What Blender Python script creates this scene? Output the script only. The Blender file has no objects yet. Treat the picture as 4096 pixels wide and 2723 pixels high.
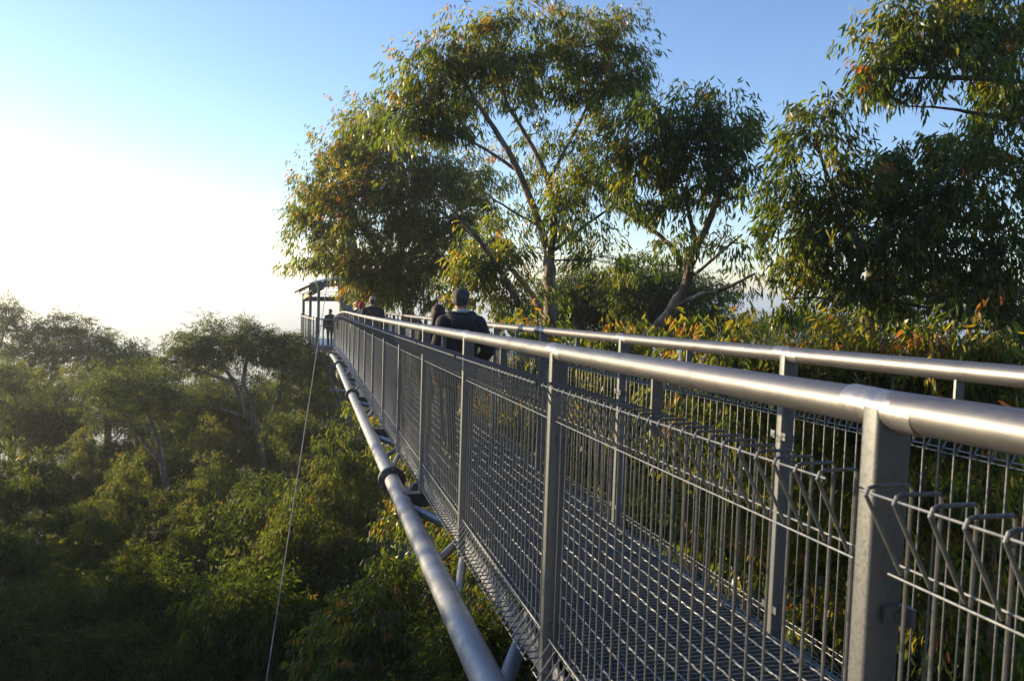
import bpy, bmesh, math, random
import numpy as np
from mathutils import Vector, Matrix, noise

# ------------------------------------------------------------------ camera
sc = bpy.context.scene
COL = sc.collection
F4 = 3137.0                       # focal length in pixels of a 4096 px wide frame
CAM = np.array([-1.100, -1.295, 0.208])
YAW, PITCH, ROLL = math.radians(14.49), math.radians(-3.60), math.radians(1.78)

def cam_axes():
    f = np.array([math.sin(YAW)*math.cos(PITCH), math.cos(YAW)*math.cos(PITCH), math.sin(PITCH)])
    r = np.array([math.cos(YAW), -math.sin(YAW), 0.0])
    u = np.cross(r, f)
    c, s = math.cos(ROLL), math.sin(ROLL)
    return c*r + s*u, -s*r + c*u, f
RX, UX, FX = cam_axes()

cd = bpy.data.cameras.new('camera')
cd.sensor_width = 23.5
cd.lens = 23.5*F4/4096.0
cd.clip_start = 0.05
cd.clip_end = 12000
cd.dof.use_dof = True
cd.dof.focus_distance = 11.0
cd.dof.aperture_fstop = 5.6
cam = bpy.data.objects.new('camera', cd)
COL.objects.link(cam)
M = Matrix.Identity(4)
for i in range(3):
    M[i][0], M[i][1], M[i][2], M[i][3] = RX[i], UX[i], -FX[i], CAM[i]
cam.matrix_world = M
sc.camera = cam

# ------------------------------------------------------------------ light
SUN_AZ = math.radians(-51.0)      # from +Y, negative = towards -X
SUN_EL = math.radians(9.0)
w = bpy.data.worlds.new('World')
sc.world = w
w.use_nodes = True
nt = w.node_tree
bg = nt.nodes['Background']
sky = nt.nodes.new('ShaderNodeTexSky')
sky.sky_type = 'NISHITA'
sky.sun_disc = False
sky.sun_elevation = SUN_EL
sky.sun_rotation = SUN_AZ
sky.altitude = 600
sky.air_density = 1.0
sky.dust_density = 0.32
sky.ozone_density = 2.6
mixc = nt.nodes.new('ShaderNodeMix'); mixc.data_type = 'RGBA'; mixc.blend_type = 'MULTIPLY'
mixc.inputs[0].default_value = 1.0
mixc.inputs[7].default_value = (1.06, .965, 1.05, 1)
nt.links.new(sky.outputs[0], mixc.inputs[6]); nt.links.new(mixc.outputs[2], bg.inputs[0])
bg.inputs[1].default_value = 0.146
sd = bpy.data.lights.new('sun', 'SUN')
sd.energy = 4.0
sd.angle = math.radians(0.6)
sd.color = (1.0, 0.77, 0.46)
so = bpy.data.objects.new('sun', sd)
COL.objects.link(so)
sdir = Vector((math.sin(SUN_AZ)*math.cos(SUN_EL), math.cos(SUN_AZ)*math.cos(SUN_EL), math.sin(SUN_EL)))
so.rotation_euler = sdir.to_track_quat('Z', 'Y').to_euler()
sc.view_settings.view_transform = 'Standard'
sc.view_settings.look = 'None'
sc.view_settings.exposure = 1.08
sc.view_settings.gamma = 1.0
sc.render.engine = 'CYCLES'
sc.cycles.max_bounces = 5
sc.cycles.diffuse_bounces = 2
sc.cycles.glossy_bounces = 3
sc.cycles.transmission_bounces = 3
sc.cycles.volume_bounces = 1
sc.cycles.caustics_reflective = False
sc.cycles.caustics_refractive = False
sc.cycles.sample_clamp_indirect = 6.0

# ------------------------------------------------------------------ helpers
KF = 4096/2359.0
def P(u, v, D):
    """pixel of the 2359-wide view of the photo + metres of depth -> world point"""
    x, y = u*KF, v*KF
    return CAM + D*((x-2048)/F4*RX + (1361.5-y)/F4*UX + FX)
def PPM(D):
    return F4/KF/D               # 2359-view pixels per metre at depth D

def tag(o, label=None, cat=None, group=None, kind=None):
    if label: o['label'] = label
    if cat: o['category'] = cat
    if group: o['group'] = group
    if kind: o['kind'] = kind
    return o
def empty(name, loc=(0, 0, 0)):
    o = bpy.data.objects.new(name, None)
    o.location = loc
    o.empty_display_size = 0.2
    COL.objects.link(o)
    return o
def link(name, me, parent=None, loc=None):
    o = bpy.data.objects.new(name, me)
    COL.objects.link(o)
    if parent is not None:
        o.parent = parent
        q = parent; off = Vector((0, 0, 0))
        while q is not None:
            off += Vector(q.location); q = q.parent
        o.location = (Vector(loc) if loc is not None else Vector((0, 0, 0))) - off
    elif loc is not None:
        o.location = loc
    return o

class MB:
    """collects geometry for ONE mesh"""
    def __init__(self): self.v = []; self.f = []
    def add(self, vs, fs):
        b = len(self.v)
        self.v += [tuple(x) for x in vs]
        self.f += [tuple(i+b for i in q) for q in fs]
    def box(self, c, s, rz=0.0, ax=None):
        c = np.array(c, float); h = np.array(s, float)/2
        if ax is None:
            ca, sa = math.cos(rz), math.sin(rz)
            ax = np.array([[ca, sa, 0], [-sa, ca, 0], [0, 0, 1.0]])
        vs = [c + ax[0]*i*h[0] + ax[1]*j*h[1] + ax[2]*k*h[2] for i in (-1, 1) for j in (-1, 1) for k in (-1, 1)]
        self.add(vs, [(0, 1, 3, 2), (4, 6, 7, 5), (0, 4, 5, 1), (2, 3, 7, 6), (0, 2, 6, 4), (1, 5, 7, 3)])
    def beam(self, a, b, wd, ht):
        a = np.array(a, float); b = np.array(b, float); d = b-a; L = np.linalg.norm(d); d /= L
        s = np.cross(d, (0, 0, 1.0))
        if np.linalg.norm(s) < 1e-4: s = np.array([1.0, 0, 0])
        s /= np.linalg.norm(s); t = np.cross(s, d)
        self.box((a+b)/2, (L, wd, ht), ax=np.array([d, s, t]))
    def tube(self, pts, rad, n=8, cap=True):
        pts = np.array(pts, float); k = len(pts)
        rad = np.full(k, rad) if np.isscalar(rad) else np.array(rad, float)
        tg = np.gradient(pts, axis=0); tg /= np.linalg.norm(tg, axis=1)[:, None]+1e-9
        ref = np.array([0, 0, 1.0]) if abs(tg[0][2]) < .9 else np.array([1.0, 0, 0])
        s = np.cross(tg[0], ref); s /= np.linalg.norm(s)
        b = len(self.v)
        for i in range(k):
            s = s - tg[i]*np.dot(s, tg[i]); s /= np.linalg.norm(s)+1e-9
            t = np.cross(tg[i], s)
            for j in range(n):
                a = 2*math.pi*j/n
                self.v.append(tuple(pts[i] + rad[i]*(math.cos(a)*s + math.sin(a)*t)))
        for i in range(k-1):
            for j in range(n):
                j2 = (j+1) % n
                self.f.append((b+i*n+j, b+i*n+j2, b+(i+1)*n+j2, b+(i+1)*n+j))
        if cap:
            self.f.append(tuple(b+j for j in range(n))[::-1])
            self.f.append(tuple(b+(k-1)*n+j for j in range(n)))
    def prism(self, prof, z0, z1, c=(0, 0)):
        n = len(prof)
        vs = [(c[0]+x, c[1]+y, z0) for x, y in prof] + [(c[0]+x, c[1]+y, z1) for x, y in prof]
        fs = [(i, (i+1) % n, n+(i+1) % n, n+i) for i in range(n)]
        self.add(vs, fs + [tuple(range(n))[::-1], tuple(range(n, 2*n))])
    def mesh(self, name, mat, smooth=False):
        me = bpy.data.meshes.new(name)
        me.from_pydata(self.v, [], self.f)
        me.update()
        me.materials.append(mat)
        if smooth:
            me.polygons.foreach_set('use_smooth', [True]*len(me.polygons))
            try: me.set_sharp_from_angle(angle=math.radians(38))
            except Exception: pass
        return me
    def build(self, name, mat, parent=None, smooth=False, loc=None):
        return link(name, self.mesh(name, mat, smooth), parent, loc)

# ------------------------------------------------------------------ materials
def mat(name):
    m = bpy.data.materials.new(name); m.use_nodes = True
    return m, m.node_tree.nodes, m.node_tree.links, m.node_tree.nodes['Principled BSDF']
def noise_ramp(m, nodes, links, scale, cols, detail=4, vec='Object', stretch=None, pos=None):
    tc = nodes.new('ShaderNodeTexCoord')
    n = nodes.new('ShaderNodeTexNoise'); n.inputs['Scale'].default_value = scale; n.inputs['Detail'].default_value = detail
    src = tc.outputs[vec]
    if stretch:
        mp = nodes.new('ShaderNodeMapping'); mp.inputs['Scale'].default_value = stretch
        links.new(src, mp.inputs[0]); src = mp.outputs[0]
    links.new(src, n.inputs['Vector'])
    r = nodes.new('ShaderNodeValToRGB')
    e = r.color_ramp.elements
    pos = pos or np.linspace(.32, .68, len(cols))
    while len(e) < len(cols): e.new(.5)
    for q, c, p_ in zip(e, cols, pos): q.color = (*c, 1); q.position = p_
    links.new(n.outputs['Fac'], r.inputs[0])
    return n, r
def bump(nodes, links, bsdf, src, strength, dist=.01):
    b = nodes.new('ShaderNodeBump'); b.inputs['Strength'].default_value = strength; b.inputs['Distance'].default_value = dist
    links.new(src, b.inputs['Height']); links.new(b.outputs[0], bsdf.inputs['Normal'])

def galv(name, c0, c1, rough=.42, metal=.75, scale=14, stretch=None, var=.10, bmp=.03):
    m, N, L, b = mat(name)
    n, r = noise_ramp(m, N, L, scale, [c0, c1, tuple(x*.9 for x in c1)], detail=6, stretch=stretch)
    L.new(r.outputs[0], b.inputs['Base Color'])
    b.inputs['Metallic'].default_value = metal
    n2, r2 = noise_ramp(m, N, L, scale*2.7, [(rough-var,)*3, (rough+var,)*3], detail=3)
    L.new(r2.outputs[0], b.inputs['Roughness'])
    bump(N, L, b, n.outputs['Fac'], bmp, .002)
    return m
STEEL = galv('galvanised_steel', (.16, .178, .195), (.205, .222, .24), .42, .6, 55, var=.06, bmp=.015)
PIPE = galv('galvanised_pipe', (.17, .19, .215), (.28, .30, .33), .56, .45, 6, (1, .35, 1))
RAIL = galv('handrail_steel', (.14, .145, .158), (.20, .203, .213), .48, .8, 24, (1, .25, 1), var=.03, bmp=.0)
BRIGHT = galv('zinc_sleeve', (.27, .275, .285), (.34, .345, .35), .40, .8)
WIRE = galv('wire_steel', (.13, .145, .16), (.22, .235, .25), .42, .55, 30)
DARKST = galv('dark_steel', (.07, .085, .10), (.12, .14, .16), .45, .7)
GRATE = galv('grating_steel', (.16, .185, .21), (.25, .28, .31), .58, .5, 30)

def plain(name, col, rough=.7, col2=None, scale=30, metal=0., bmp=0.):
    m, N, L, b = mat(name)
    col2 = col2 or tuple(x*.7 for x in col)
    n, r = noise_ramp(m, N, L, scale, [col2, col], detail=4)
    L.new(r.outputs[0], b.inputs['Base Color'])
    b.inputs['Roughness'].default_value = rough
    b.inputs['Metallic'].default_value = metal
    if bmp: bump(N, L, b, n.outputs['Fac'], bmp, .02)
    return m
TIMBER = plain('glulam_timber', (.42, .26, .12), .6, (.30, .18, .08), 12)
ROOF = plain('roof_sheet', (.36, .38, .40), .4, (.28, .30, .32), 3, .3)

def bark(name, cols):
    m, N, L, b = mat(name)
    n, r = noise_ramp(m, N, L, 3.2, cols, detail=7, stretch=(2.2, 2.2, .45))
    L.new(r.outputs[0], b.inputs['Base Color'])
    b.inputs['Roughness'].default_value = .85
    bump(N, L, b, n.outputs['Fac'], .9, .05)
    return m
BARK = bark('gum_bark', [(.06, .042, .03), (.17, .125, .09), (.36, .30, .24)])
BARKD = bark('dark_bark', [(.045, .034, .026), (.10, .075, .055), (.17, .13, .10)])

def leafmat(name, stops, trans, rough=.36, tfac=.48):
    m, N, L, b = mat(name)
    at = N.new('ShaderNodeAttribute'); at.attribute_name = 'tint'
    def ramp(cols):
        r = N.new('ShaderNodeValToRGB'); e = r.color_ramp.elements
        while len(e) < len(cols): e.new(.5)
        for q, (p_, c) in zip(e, cols): q.position = p_; q.color = (*c, 1)
        L.new(at.outputs['Fac'], r.inputs[0]); return r
    r1, r2 = ramp(stops), ramp(trans)
    L.new(r1.outputs[0], b.inputs['Base Color'])
    b.inputs['Roughness'].default_value = rough
    b.inputs['Specular IOR Level'].default_value = .5 if rough < .5 else .25
    t = N.new('ShaderNodeBsdfTranslucent'); L.new(r2.outputs[0], t.inputs[0])
    mx = N.new('ShaderNodeMixShader'); mx.inputs[0].default_value = tfac
    L.new(b.outputs[0], mx.inputs[1]); L.new(t.outputs[0], mx.inputs[2])
    L.new(mx.outputs[0], N['Material Output'].inputs['Surface'])
    return m
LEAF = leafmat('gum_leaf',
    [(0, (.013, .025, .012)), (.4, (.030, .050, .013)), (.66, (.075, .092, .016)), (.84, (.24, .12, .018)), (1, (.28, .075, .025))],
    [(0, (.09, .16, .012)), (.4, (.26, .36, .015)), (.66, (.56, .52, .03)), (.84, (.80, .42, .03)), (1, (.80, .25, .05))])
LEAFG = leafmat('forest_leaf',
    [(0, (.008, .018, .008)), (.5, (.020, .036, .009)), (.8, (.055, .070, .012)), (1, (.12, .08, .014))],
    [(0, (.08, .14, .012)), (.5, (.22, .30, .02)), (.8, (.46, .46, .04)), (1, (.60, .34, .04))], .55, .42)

# ------------------------------------------------------------------ terrain
def ground_z(x, y):
    t = np.clip((-x+4)/40.0, 0, 1); t = t*t*(3-2*t)
    r = np.clip((x-4)/60.0, 0, 1)
    base = -11.0 - 17.0*t - 4.0*r
    n = np.sin(x*.11+1.3)*np.cos(y*.09)*.9 + np.sin(x*.31+y*.23)*.35
    far = np.clip((np.hypot(x, y)-110)/420.0, 0, 1); far = far*far*(3-2*far)
    return base*(1-far) + (-140.0)*far + n*(1-far)
def build_ground():
    rs = np.concatenate([np.linspace(0, 60, 31), np.geomspace(66, 6000, 32)])
    na = 96
    vs = [(0, 0, float(ground_z(0., 0.)))]
    for r_ in rs[1:]:
        for a in range(na):
            x, y = r_*math.cos(2*math.pi*a/na), r_*math.sin(2*math.pi*a/na)
            vs.append((x, y, float(ground_z(x, y))))
    fs = [(0, 1+a, 1+(a+1) % na) for a in range(na)]
    for i in range(len(rs)-2):
        for a in range(na):
            b0, b1 = 1+i*na, 1+(i+1)*na
            fs.append((b0+a, b1+a, b1+(a+1) % na, b0+(a+1) % na))
    mb = MB(); mb.add(vs, fs)
    m = plain('forest_floor', (.035, .032, .018), .95, (.014, .016, .009), .6, 0, .6)
    o = mb.build('ground', m, None, True)
    tag(o, kind='structure')
build_ground()

# ------------------------------------------------------------------ walkway
random.seed(4)
S = 2.1
WID = 1.193
NP = 17
TB = [0, -.013, -.054, -.109, -.194, -.294, -.406, -.52]
def zy(y):
    return -.03007*y + .00019*y*y + float(np.interp(y/S, [11, 12, 13, 14, 15, 16, 17, 18], TB))
Y0, Y1 = -2*S, NP*S
walk = empty('elevated_walkway', (0, 0, zy(0)-1.4))
tag(walk, 'long galvanised steel treetop walkway with tubular handrails and mesh sides', 'walkway')

def rounded(wx, wy, r, k=3):
    out = []
    for cx, cy, a0 in ((wx/2-r, wy/2-r, 0), (-wx/2+r, wy/2-r, 90), (-wx/2+r, -wy/2+r, 180), (wx/2-r, -wy/2+r, 270)):
        for i in range(k+1):
            a = math.radians(a0+90*i/k); out.append((cx+r*math.cos(a), cy+r*math.sin(a)))
    return out
ys = np.arange(Y0, Y1+.01, S/4)
rails = []
for X in (0, WID):
    mb = MB(); mb.tube([(X, y, zy(y)) for y in ys], .038, 20)
    rails.append(mb.build('handrail', RAIL, walk, True))
# posts
pm = MB(); pm.prism(rounded(.079, .052, .010), -1.60, .004)
post_me = pm.mesh('post', STEEL, True)
sm = MB(); sm.tube([(0, -.10, 0), (0, -.098, 0), (0, .098, 0), (0, .10, 0)], [.0381, .0386, .0386, .0381], 20)
sleeve_me = sm.mesh('sleeve', BRIGHT, True)
brk_me = {}
for sd_ in (0, 1):
    sx = 1 if sd_ == 0 else -1
    for fy in (-1, 1):
        b_ = MB(); b_.box((sx*.018, fy*.0315, 0), (.052, .012, .036)); b_.box((sx*.038, fy*.046, 0), (.008, .030, .036)); b_.tube([(sx*.018, fy*.036, 0), (sx*.018, fy*.043, 0)], .008, 6)
        brk_me[sd_, fy] = b_.mesh('bracket', STEEL)
hm = MB(); hm.box((0, 0, -.125), (.038, .010, .19))
hang_me = hm.mesh('hanger', STEEL)
# wire profile (outward = -X), continuous bent wire with rounded bends
def wire_profile(sgn):
    P0 = [(-.012, -.305), (-.098, -.150), (-.092, -.138), (-.080, -.134), (-.006, -.134), (0, -.142), (0, -.9), (0, -1.455), (-.006, -1.464),
          (-.080, -1.466), (-.094, -1.460), (-.098, -1.448), (-.012, -1.325)]
    return [(sgn*x, 0, z) for x, z in P0]
wire_me = {}
for sgn, key in ((1, 0), (-1, 1)):
    for n_, kk in ((7, 'near'), (4, 'far')):
        mb = MB(); mb.tube(wire_profile(sgn), .0041, n_)
        wire_me[key, kk] = mb
near_wire = {k: wire_me[k, 'near'].mesh('wire', WIRE, True) for k in (0, 1)}
hwire = [(-.093, -.146), (-.006, -.292), (-.018, -.312), (-.006, -1.338), (-.018, -1.318), (-.093, -1.456)]
for side, X in ((0, 0.0), (1, WID)):
    sg = 1 if side == 0 else -1
    for n in range(-2, NP+1):
        y = n*S
        if n >= -1:
            po = link('post', post_me, walk, (X, y, zy(y)))
            link('sleeve', sleeve_me, po, (X, y, zy(y)))
            for z in (-.40, -1.27):
                if n < NP: link('bracket', brk_me[side, 1], po, (X, y, zy(y)+z))
                link('bracket', brk_me[side, -1], po, (X, y, zy(y)+z))
        if n >= NP: continue
        ym = y+S/2
        link('hanger', hang_me, walk, (X, ym, zy(ym)))
        # mesh panel
        wy_ = [y+.075+.075*i for i in range(27)]
        hb = MB()
        for (hx, hz) in hwire:
            hb.tube([(X+sg*hx, yy, zy(yy)+hz) for yy in np.linspace(y+.05, y+S-.05, 5)], .0026, 6)
        near = (n in (-1, 0, 1, 2, 3) if side == 0 else n in (0, 1, 2, 3))
        if not near:
            for yy in wy_:
                src = wire_me[side, 'far']
                hb.add([(a+X, b+yy, c+zy(yy)) for a, b, c in src.v], src.f)
        pan = hb.build('mesh_panel', WIRE, walk, True)
        if near:
            for yy in wy_:
                link('wire', near_wire[side], pan, (X, yy+random.uniform(-.002, .002), zy(yy))).rotation_euler = (random.gauss(0, .0022), 0, random.gauss(0, .02))

# grating: bearing bars across, twisted rods along
def twisted(mb, x, y0, y1, z):
    k = 50
    b = len(mb.v)
    for i in range(k+1):
        t = i/k; y = y0+(y1-y0)*t; zz = z+zy(y); a0 = i*.75
        for j in range(4):
            a = a0+j*math.pi/2
            mb.v.append((x+.0052*math.cos(a), y, zz+.0052*math.sin(a)))
    for i in range(k):
        for j in range(4):
            j2 = (j+1) % 4
            mb.f.append((b+i*4+j, b+i*4+j2, b+(i+1)*4+j2, b+(i+1)*4+j))
for n in range(-2, NP):
    y = n*S
    mb = MB()
    k = 52
    for i in range(k):
        yy = y+.02+(S-.04)*i/(k-1)
        mb.box((WID/2, yy, zy(yy)-1.414), (WID-.10, .0045, .028))
    for i in range(11):
        twisted(mb, .075+(WID-.15)*i/10, y+.006, y+S-.006, -1.398)
    for x in (.047, WID-.047):
        mb.beam((x, y+.006, zy(y)-1.414), (x, y+S-.006, zy(y+S)-1.414), .005, .030)
    g = mb.build('deck_grating', GRATE, walk)
    cb = MB()
    for x in (.10, WID-.10):
        for yy in (y+.35, y+S-.35):
            cb.box((x, yy, zy(yy)-1.389), (.05, .03, .006)); cb.box((x, yy, zy(yy)-1.382), (.016, .016, .010))
    cb.build('grating_clip', BRIGHT, g)
# edge beams (folded channels) beside the grating
for X, s in ((0.012, 1), (WID-.012, -1)):
    mb = MB()
    for i in range(len(ys)-1):
        a, b = ys[i], ys[i+1]
        mb.beam((X, a, zy(a)-1.505), (X, b, zy(b)-1.505), .012, .14)
        mb.beam((X+s*.035, a, zy(a)-1.571), (X+s*.035, b, zy(b)-1.571), .06, .008)
    mb.build('edge_beam', PIPE, walk)
mb = MB()
for i in range(len(ys)-1):
    a, b = ys[i], ys[i+1]
    mb.beam((WID+.055, a, zy(a)-1.478), (WID+.055, b, zy(b)-1.478), .085, .004)
mb.build('kick_plate', PIPE, walk)
# chords
PX, PZ = -.20, -1.70
fl = MB()
fl.tube([(0, -.028, 0), (0, -.002, 0)], .150, 28)
fl.tube([(0, .002, 0), (0, .028, 0)], .150, 28)
fl_me = fl.mesh('flange', DARKST, True)
bo = MB(); bo.tube([(0, -.052, 0), (0, .052, 0)], .015, 6)
bo_me = bo.mesh('bolt', STEEL)
for X in (PX, WID-PX):
    mb = MB(); mb.tube([(X, y, zy(y)+PZ) for y in ys], .084, 28)
    ch = mb.build('chord_pipe', PIPE, walk, True)
    for k in range(4):
        y = 7.3+8.4*k
        f_ = link('flange', fl_me, ch, (X, y, zy(y)+PZ))
        for j in range(6):
            a = math.pi/6+j*math.pi/3
            link('bolt', bo_me, f_, (X+.122*math.cos(a), y, zy(y)+PZ+.122*math.sin(a)))
for n in range(-1, NP+1, 2):
    y = n*S
    mb = MB(); mb.beam((PX, y, zy(y)+PZ+.02), (WID-PX, y, zy(y)+PZ+.02), .11, .13)
    mb.build('cross_beam', DARKST, walk)
    for dy, X0, X1 in ((S, PX, WID/2), (-S, PX, WID/2), (S, WID-PX, WID/2), (-S, WID-PX, WID/2)):
        y2 = y+dy*.93
        if y2 < Y0 or y2 > Y1: continue
        mb = MB(); mb.tube([(X0, y+dy*.07, zy(y)+PZ), (X1, y2, zy(y2)+PZ-.02)], .045, 12)
        mb.build('brace', PIPE, walk, True)
    # short raking struts from the chord to the posts between the cross beams
    for X0, X1 in ((PX, .0), (WID-PX, WID)):
        for d1, d2 in ((S*.78, S*1.0), (S*1.22, S*1.0)):
            ya, yb = y+d1-.35, y+d2+.45
            if yb > Y1: continue
            mb = MB(); mb.tube([(X0, ya, zy(ya)+PZ), (X1+.12*(1 if X0 < .5 else -1), yb, zy(yb)-1.56)], .030, 10)
            mb.build('strut', PIPE, walk, True)
    mb = MB(); mb.beam((WID/2-.03, y+S*.9, zy(y+S)+PZ-.02), (WID/2+.03, y+S*.9, zy(y+S)+PZ-.02), .2, .012)
    mb.build('gusset', DARKST, walk)

# ------------------------------------------------------------------ lookout shelter at the far end
FZ = -2.66
def at(u, v, D): return P(u, v, D)
def onfloor(u, D):
    # ground point under pixel column u at depth D
    q = P(u, 780, D); return np.array([q[0], q[1], FZ])
def C2(x, y):   # crop (offset 1160,1080 scale 3.92) -> 2359 view
    return (1160+x/3.92)/KF, (1080+y/3.92)/KF
plat = empty('lookout_platform', (0.5, 38.0, FZ))
tag(plat, 'roofed steel lookout platform at the far end of the walkway', 'platform')
cols = [onfloor(C2(440, 0)[0], 36.3), onfloor(C2(312, 0)[0], 38.2), onfloor(C2(205, 0)[0], 40.4)]
cR = [onfloor(C2(1452, 0)[0], 37.5), onfloor(C2(1392, 0)[0], 40.5), onfloor(C2(1505, 0)[0], 39)]
fl_poly = [(.02, 35.75), tuple(cols[0][:2]), tuple(cols[1][:2]), tuple(cols[2][:2]), (cols[2][0]+.8, 42.2), (2.6, 42.4), tuple(cR[0][:2]+np.array([.1, -.4])), (1.18, 35.75)]
mb = MB()
n_ = len(fl_poly)
vs = [(x, y, FZ) for x, y in fl_poly] + [(x, y, FZ-.14) for x, y in fl_poly]
mb.add(vs, [tuple(range(n_)), tuple(range(n_, 2*n_))[::-1]] + [(i, n_+i, n_+(i+1) % n_, (i+1) % n_) for i in range(n_)])
mb.build('floor_slab', STEEL, plat)
ztop = [P(*C2(440, 290), 36.3)[2], P(*C2(312, 335), 38.2)[2], P(*C2(205, 375), 40.4)[2]]
for c, zt in zip(cols, ztop):
    mb = MB(); mb.prism(rounded(.13, .13, .015), FZ-.62, zt, c[:2]); mb.build('column', DARKST, plat, True)
for c in cR:
    mb = MB(); mb.prism(rounded(.12, .12, .015), FZ, FZ+2.35, c[:2]); mb.build('column', DARKST, plat, True)
# balustrade posts and infill between the columns
seq = [cols[0], (cols[0]*2+cols[1])/3, (cols[0]+cols[1]*2)/3, cols[1], (cols[1]*2+cols[2])/3, (cols[1]+cols[2]*2)/3, cols[2]]
for i, c in enumerate(seq):
    mb = MB(); mb.prism(rounded(.07, .10, .01), FZ-.05, FZ+1.38, (c[0]-.09, c[1]-.02)); mb.build('railing_post', STEEL, plat, True)
for a, b in zip(seq[:-1], seq[1:]):
    pan = MB(); pan.beam(a+(-.1, 0, 1.28), b+(-.1, 0, 1.28), .05, .05); pan.beam(a+(-.1, 0, .12), b+(-.1, 0, .12), .04, .04)
    for t in np.linspace(.12, .88, 5):
        q = a*(1-t)+b*t; pan.tube([q+(-.1, 0, .12), q+(-.1, 0, 1.28)], .005, 5)
    pan.build('railing_panel', STEEL, plat)
# front railing beside the walkway end
ga = onfloor(C2(500, 0)[0], 35.9); gb = onfloor(C2(690, 0)[0], 35.9)
for c in (ga+(.05, 0, 0), gb):
    mb = MB(); mb.prism(rounded(.07, .07, .01), FZ-.05, FZ+1.30, c[:2]); mb.build('railing_post', STEEL, plat, True)
for z, ht in ((1.32, .07), (1.02, .04), (.08, .05)):
    mb = MB(); mb.beam(ga+(-.1, 0, z), gb+(.05, 0, z), .07, ht); mb.build('railing_bar', STEEL, plat)
mb = MB(); mb.beam(cols[0]+(0, 0, .02), gb+(.1, .1, .02), .10, .16); mb.build('floor_beam', DARKST, plat)
mb = MB(); mb.beam(cols[0]+(0, 0, -.05), cols[2]+(0, 0, -.05), .08, .22); mb.build('floor_beam', STEEL, plat)
# arched roof: arc across the view, extruded in depth
roof_px = [(28, 345), (150, 275), (300, 205), (450, 165), (620, 140), (800, 132), (1000, 140), (1180, 170), (1340, 225), (1480, 300), (1560, 350)]
front = [P(*C2(x, y), 36.2) for x, y in roof_px]
front[0] = P(*C2(30, 345), 37.6); front[1] = P(*C2(150, 272), 37.0)
back = [q + np.array([.3, 5.2, .15]) for q in front]
mb = MB()
for off in (0, -.05):
    pass
nr = len(front)
vs = [tuple(q) for q in front]+[tuple(q) for q in back]+[tuple(q+(0, 0, -.06)) for q in front]+[tuple(q+(0, 0, -.06)) for q in back]
fs = []
for i in range(nr-1):
    fs += [(i, i+1, nr+i+1, nr+i), (2*nr+i, 3*nr+i, 3*nr+i+1, 2*nr+i+1), (i, 2*nr+i, 2*nr+i+1, i+1), (nr+i, nr+i+1, 3*nr+i+1, 3*nr+i)]
fs += [(0, nr, 3*nr, 2*nr), (nr-1, 3*nr-1, 4*nr-1, 2*nr-1)]
mb.add(vs, fs)
rf = mb.build('roof', ROOF, plat, True)
for t in np.linspace(.4, 6.6, 9):      # purlins under the sheet
    i = int(t); f_ = t-i
    a = front[i]*(1-f_)+front[i+1]*f_+(0, 0, -.10); b = back[i]*(1-f_)+back[i+1]*f_+(0, 0, -.10)
    mb = MB(); mb.beam(a+(0, .04, 0), b, .05, .075); mb.build('purlin', DARKST, rf)
for k_, yy in enumerate((.35, 4.6)):                       # curved rafters
    pts = [f_+(b_-f_)*yy/5.2+np.array([0, 0, -.26]) for f_, b_ in zip(front[1:], back[1:])]
    mb = MB()
    for a, b in zip(pts[:-1], pts[1:]): mb.beam(a, b, .09, .22)
    mb.build('rafter', DARKST, rf)
mb = MB(); mb.beam(P(*C2(225, 430), 40.2), P(*C2(520, 262), 36.6), .10, .20); mb.build('eave_beam', TIMBER, plat)
mb = MB(); mb.beam(P(*C2(210, 452), 40.4), P(*C2(800, 455), 40.4), .12, .24); mb.build('tie_beam', DARKST, plat)
mb = MB(); mb.beam(P(*C2(830, 470), 40.4), P(*C2(1480, 500), 40.4), .12, .16); mb.build('tie_beam', DARKST, plat)
for (xa, ya, xb, yb) in ((465, 355, 800, 345), (465, 380, 800, 410)):
    mb = MB(); mb.tube([P(*C2(xa, ya), 38.5), P(*C2(xb, yb), 38.5)], .012, 5); mb.build('tie_rod', DARKST, plat)
# central mast through the platform
mx, my = P(*C2(886, 0), 38.3)[:2]
mast = empty('support_mast', (mx, my, float(ground_z(mx, my))))
tag(mast, 'thick blue-grey steel mast carrying the lookout platform', 'mast')
mb = MB(); mb.tube([(mx, my, float(ground_z(mx, my))-.3), (mx, my, -12), (mx, my, FZ-1), (mx, my, 7.4)], [.42, .42, .42, .30], 24)
mb.build('column', DARKST, mast, True)
for z in (FZ-3.3, FZ-3.75):
    mb = MB(); mb.tube([(mx, my, z), (mx, my, z+.07)], .52, 24); mb.build('collar', STEEL, mast, True)
sg = P(*C2(888, 572), 37.7)
mb = MB(); mb.box(sg, (.30, .02, .26)); s_ = mb.build('notice', plain('notice_plate', (.30, .30, .29), .5, (.20, .20, .19), 18), mast)
def C4(x, y):  # crop (1160,1350, scale 2.613)
    return (1160+x/2.613)/KF, (1350+y/2.613)/KF
for (a, b, r_, D0, D1) in (((172, 150), (490, 725), .065, 39, 37.9), ((310, 150), (545, 750), .07, 36.6, 37.7), ((350, 190), (500, 520), .05, 37, 38), ((385, 190), (510, 500), .05, 37.4, 38.2), ((412, 330), (412, 540), .05, 37, 37)):
    mb = MB(); mb.tube([P(*C4(*a), D0), P(*C4(*b), D1)], r_, 10); mb.build('raking_strut', DARKST, mast, True)
mb = MB(); mb.tube([P(*C4(395, 548), 37), P(*C4(590, 555), 38)], .09, 12); mb.build('cross_arm', STEEL, mast, True)
mb = MB(); mb.tube([P(*C4(480, 170), 38), P(*C4(545, 480), 38)], .09, 12); mb.build('raking_strut', PIPE, mast, True)

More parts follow.
